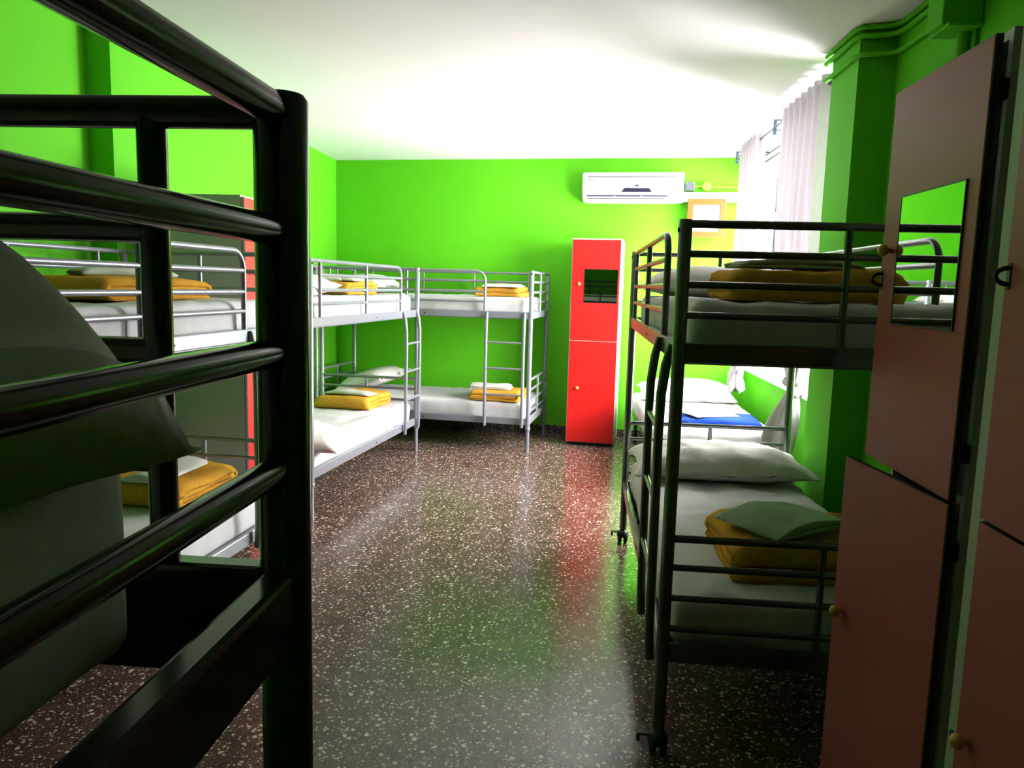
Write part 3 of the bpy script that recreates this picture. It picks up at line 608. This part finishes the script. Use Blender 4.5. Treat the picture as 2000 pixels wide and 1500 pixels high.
# ------------------------------------------------------------------ back wall fittings
def bwp(s, off, z):      # s = x coordinate along the back wall, off = distance out of the wall
    p = Vector((s, yb(s), z)) - bn * off; return p
ac = thing('air_conditioner', 'white split air conditioner high on the back wall', 'air conditioner', tuple(bwp(0.045, 0, 2.285)), bang)
aw, ah, ad = 0.945, 0.272, 0.19
prof = [(0.0, 0.0), (-0.10, 0.0), (-0.165, 0.03), (-0.19, 0.085), (-0.19, 0.235), (-0.178, 0.262), (-0.15, ah), (0.0, ah)]
mb = MB(); n = len(prof); xs = [0.0, 0.012, 0.03, aw - 0.03, aw - 0.012, aw]; V = []
for i, x in enumerate(xs):
    k = 0.93 if i in (0, 5) else (0.985 if i in (1, 4) else 1.0)
    for (y, z_) in prof: V.append((x, y * k, ah / 2 + (z_ - ah / 2) * (0.95 if i in (0, 5) else (0.99 if i in (1, 4) else 1.0))))
Fc = [(i * n + k, i * n + (k + 1) % n, (i + 1) * n + (k + 1) % n, (i + 1) * n + k) for i in range(5) for k in range(n)] + [tuple(range(n)), tuple(5 * n + k for k in range(n))]
mb.add(V, Fc)
link('housing', mb.data('housing', M_white), ac)
link('panel_seam', MB().box(0.05, 0.88, -0.1915, -0.188, 0.222, 0.229).data('panel_seam', M_line), ac)
link('badge_print', MB().box(0.055, 0.112, -0.1912, -0.1895, 0.197, 0.203).data('badge_print', M_line), ac)
dp = MB().add([(0.37, -0.1905, 0.086), (0.655, -0.1905, 0.086), (0.63, -0.1905, 0.122), (0.40, -0.1905, 0.122), (0.37, -0.195, 0.086), (0.655, -0.195, 0.086), (0.63, -0.195, 0.122), (0.40, -0.195, 0.122)],
              [(0, 1, 2, 3), (4, 5, 6, 7), (0, 1, 5, 4), (1, 2, 6, 5), (2, 3, 7, 6), (3, 0, 4, 7)])
link('display', dp.data('display', M_display), ac)
for (a, b_) in ((0.05, 0.305), (0.315, 0.555), (0.565, 0.80)):
    link('louvre_slot', MB().box(a, b_, -0.187, -0.1755, 0.046, 0.056).data('louvre_slot', M_slot), ac)
link('lower_seam', MB().box(0.05, 0.79, -0.170, -0.160, 0.0225, 0.0275).data('lower_seam', M_line), ac)
def text(body, size, loc, parent, m, name):
    cu = bpy.data.curves.new(name, 'FONT'); cu.body = body; cu.size = size; cu.extrude = 0.0004; cu.align_x = 'LEFT'
    o = bpy.data.objects.new(name + '_tmp', cu); C.objects.link(o)
    bpy.context.view_layer.update()
    me = bpy.data.meshes.new_from_object(o.evaluated_get(bpy.context.evaluated_depsgraph_get())); bpy.data.objects.remove(o)
    me.materials.clear(); me.materials.append(m)
    q = link(name, me, parent, loc, (math.pi / 2, 0, 0)); return q
text('MUND', 0.022, (0.437, -0.1908, 0.138), ac, M_line, 'lettering')
text('CLIMA', 0.022, (0.533, -0.1908, 0.138), ac, M_line, 'lettering')
link('logo_square', MB().box(0.503, 0.528, -0.1915, -0.1895, 0.135, 0.155).box(0.5, 0.5, -0.19, -0.19, 0.14, 0.14).data('logo_square', M_logo), ac)

o = link('cable_trunking', MB().bbox(0.955, 1.57, -0.07, -0.002, 2.297, 2.385, 0.008).data('cable_trunking', M_white), None)
def onwall(o, s0=0.0):   # geometry given with x along wall, y=0 at wall plane
    o.location = (0, yb(0), 0); o.rotation_euler = (0, 0, bang); return o
onwall(o); tag(o, 'white cable trunking from the air conditioner to the window', 'trunking')
jb = thing('junction_box', 'grey square junction box beside the air conditioner', 'junction box', (0, yb(0), 0), bang)
link('box_body', MB().bbox(1.005, 1.09, -0.045, -0.001, 2.40, 2.482, 0.006).data('box_body', M_greyp), jb)
for sx in (1.015, 1.08): link('screw', MB().lathe([(0.005, -0.047), (0.005, -0.044)], 10, 'y', (sx, 0, 2.472)).data('screw', M_white), jb)
o = link('conduit_box', MB().lathe([(0.043, -0.001), (0.043, -0.035), (0.038, -0.042), (0.001, -0.043)], 28, 'y', (1.20, 0, 2.443)).data('conduit_box', M_lime)); onwall(o); tag(o, 'round yellow-green conduit box on the back wall', 'conduit box')
o = link('conduit', MB().tube([(1.09, -0.012, 2.443), (1.16, -0.012, 2.443)], 0.009, 10).tube([(1.24, -0.012, 2.44), (1.63, -0.012, 2.432)], 0.010, 10).data('conduit', M_lime)); onwall(o); tag(o, 'yellow-green conduit running along the back wall to the window', 'conduit')
pf = thing('picture_frame', 'square orange picture frame with blank white print', 'picture frame', (0, yb(0), 0), bang)
fx0, fx1, fz0, fz1, fb = 1.035, 1.385, 1.968, 2.322, 0.056
mb = MB(); mb.bbox(fx0, fx1, -0.095, -0.072, fz1 - fb, fz1, 0.004); mb.bbox(fx0, fx1, -0.095, -0.072, fz0, fz0 + fb, 0.004); mb.bbox(fx0, fx0 + fb, -0.0945, -0.0725, fz0, fz1, 0.004); mb.bbox(fx1 - fb, fx1, -0.0945, -0.0725, fz0, fz1, 0.004)
link('frame_border', mb.data('frame_border', M_orange), pf)
link('print', MB().box(fx0 + fb * 0.8, fx1 - fb * 0.8, -0.085, -0.078, fz0 + fb * 0.8, fz1 - fb * 0.8).data('print', M_paper), pf)
link('frame_back', MB().box(fx0 + 0.03, fx1 - 0.03, -0.075, -0.002, fz0 + 0.03, fz0 + 0.20).data('frame_back', M_black), pf)

# ------------------------------------------------------------------ curtains
XROD, ZROD = 1.345, 2.615
rod = thing('curtain_rod', 'thin steel curtain rod above the window', 'curtain rod', (XROD, 5.6, ZROD))
link('rod', MB().tube([(0, -1.27, 0), (0, 1.33, 0)], 0.008, 10).data('rod', M_steel), rod)
for y in (-1.22, 0.02, 1.28):
    b = MB(); b.bbox(-0.012, 0.012, y - 0.005, y + 0.005, -0.05, 0.055, 0.002)
    b.bbox(0.0, 0.29, y - 0.005, y + 0.005, 0.045, 0.056, 0.002)
    b.tube([(0.0, y, -0.014), (0.03, y, -0.02), (0.06, y, -0.005), (0.07, y, 0.02)], 0.005, 8)
    link('bracket', b.data('bracket', M_steel), rod)
def curtain(label, y0, y1, npl, knot, wk, tail, seed):
    """knot=(x,y,z); tail=(dx,dy,dz) from knot"""
    t = thing('curtain', label, 'curtain', (XROD, (y0 + y1) / 2, 0), 0, 'sheer curtains tied in knots')
    ox, oy = XROD, (y0 + y1) / 2
    NS, NZ = 110, 46; ztop = ZROD + 0.055; V = []
    for i in range(NZ + 1):
        f = i / NZ; z_ = ztop + (knot[2] - ztop) * f
        b = f ** 2.2 * 0.55 + max(0, (f - 0.75) / 0.25) ** 1.6 * 0.45
        for j in range(NS + 1):
            s = j / NS
            ph = 2 * math.pi * npl * s + 0.8 * noise.noise(Vector((s * 3, f * 1.5, seed))) * f * 3
            sq = math.tanh(2.2 * math.sin(ph)) if f < 0.06 else math.sin(ph) * (1 - 0.3 * f) + 0.35 * math.sin(2.3 * ph + 5 * f) * f
            amp = 0.034 * (1 + 1.1 * f) * (1 - 0.55 * b)
            y = (y0 + s * (y1 - y0)) * (1 - b) + (knot[1] + (s - 0.5) * wk) * b
            x = (XROD) * (1 - b) + knot[0] * b + amp * sq
            V.append((x - ox, y - oy, z_))
    Fc = [(i * (NS + 1) + j, i * (NS + 1) + j + 1, (i + 1) * (NS + 1) + j + 1, (i + 1) * (NS + 1) + j) for i in range(NZ) for j in range(NS)]
    link('drape', mesh('drape', V, Fc, M_curtain, True), t)
    # knot: crumpled loop of cloth
    b = MB(); pts = []
    for k in range(23):
        a = 2 * math.pi * k / 18 + seed; r = 0.045 + 0.012 * math.sin(3 * a)
        pts.append((knot[0] - ox + 0.75 * r * math.cos(a), knot[1] - oy + 1.2 * r * math.sin(a), knot[2] + 0.035 * math.sin(a * 1.5 + 1) - 0.01))
    b.tube(pts, [0.03 + 0.008 * math.sin(k * 1.1) for k in range(23)], 12)
    me = b.data('knot', M_curtain)
    for v in me.vertices:
        q = v.co * 24; v.co += Vector((noise.noise(q), noise.noise(q + Vector((5, 1, 2))), noise.noise(q + Vector((1, 7, 3))))) * 0.016
    link('knot', me, t)
    # tail
    V = []; NT = 18; NR = 40
    for i in range(NT + 1):
        f = i / NT; cx = knot[0] + tail[0] * f; cy = knot[1] + tail[1] * f + 0.03 * math.sin(f * 3); cz = knot[2] + tail[2] * f
        R = 0.035 + tail[3] * math.sin(min(1, f * 1.25) * math.pi / 2) * (1 - 0.25 * max(0, f - 0.6))
        for k in range(NR):
            a = 2 * math.pi * k / NR; rr = R * (1 + 0.42 * math.sin(5 * a + seed + 1.5 * f) * (0.3 + 0.7 * f) + 0.12 * math.sin(9 * a + seed * 3))
            V.append((cx - ox + 0.6 * rr * math.cos(a), cy - oy + rr * math.sin(a), cz + 0.03 * f * math.sin(3 * a + seed)))
    Fc = [(i * NR + k, i * NR + (k + 1) % NR, (i + 1) * NR + (k + 1) % NR, (i + 1) * NR + k) for i in range(NT) for k in range(NR)]
    link('tail', mesh('tail', V, Fc, M_curtain, True), t)
curtain('far sheer curtain by the back wall corner, knotted low', 5.98, 6.60, 6, (1.40, 6.62, 0.80), 0.10, (-0.02, -0.10, -0.16, 0.055), 1.0)
curtain('near sheer curtain beside the pilaster, knotted with long tail', 4.40, 5.32, 7, (1.43, 5.00, 0.88), 0.12, (-0.03, 0.20, -0.50, 0.10), 4.0)

# ------------------------------------------------------------------ pipes on the right wall
def pipe(label, z_, r, off, yend, m=M_wall, bulge=0.0):
    xa, xb = 1.275 - off, XR - off
    pts = [(xa, 4.26, z_), (xa, 3.86, z_)]
    pts += [(xa + 0.02, 3.81 - off * 0.3, z_), (xb - 0.05, 3.80 - off, z_), (xb - 0.012, 3.77 - off, z_), (xb, 3.70, z_), (xb, 3.4, z_), (xb, yend, z_)]
    o = link('wall_conduit', MB().tube(pts, r, 10).data('wall_conduit', m)); return tag(o, label, 'conduit', 'green painted conduits on the right wall')
pipe('green conduit touching the ceiling, wrapping the pilaster', ZC - 0.014, 0.012, 0.014, 1.2)
pipe('green conduit just below the ceiling conduit on the pilaster', ZC - 0.052, 0.013, 0.015, 3.19)
pipe('lower thin green conduit bending around the pilaster', 2.575, 0.012, 0.014, 3.19)
cb = thing('duct_box', 'green painted box duct under the ceiling above the near locker', 'duct', (XR, 3.2, 2.45))
link('box_body', MB().bbox(-0.145, 0.0, -0.155, -0.02, 0.015, 0.262, 0.006).data('box_body', M_wall), cb)
link('bottom_flange', MB().bbox(-0.125, 0.0, -0.165, -0.005, 0.004, 0.02, 0.004).data('bottom_flange', M_wall), cb)
o = link('drop_pipe', MB().tube([(XR - 0.03, 3.12, 2.46), (XR - 0.03, 3.12, 1.2)], 0.024, 12).data('drop_pipe', M_wall)); tag(o, 'green pipe dropping from the duct box behind the locker', 'pipe')
o = link('drop_cable', MB().tube([(XR - 0.012, 3.07, 2.46), (XR - 0.012, 3.07, 1.2)], 0.008, 8).data('drop_cable', M_wall)); tag(o, 'thin green cable beside the pipe under the duct box', 'cable')
o = link('wall_conduit', MB().tube([(XR - 0.03, 3.04, 2.60), (XR - 0.03, 2.85, 2.60), (XR - 0.03, 1.2, 2.60)], 0.022, 12).data('wall_conduit', M_wall)); tag(o, 'thick green conduit leaving the duct box towards the viewer', 'conduit', 'green painted conduits on the right wall')
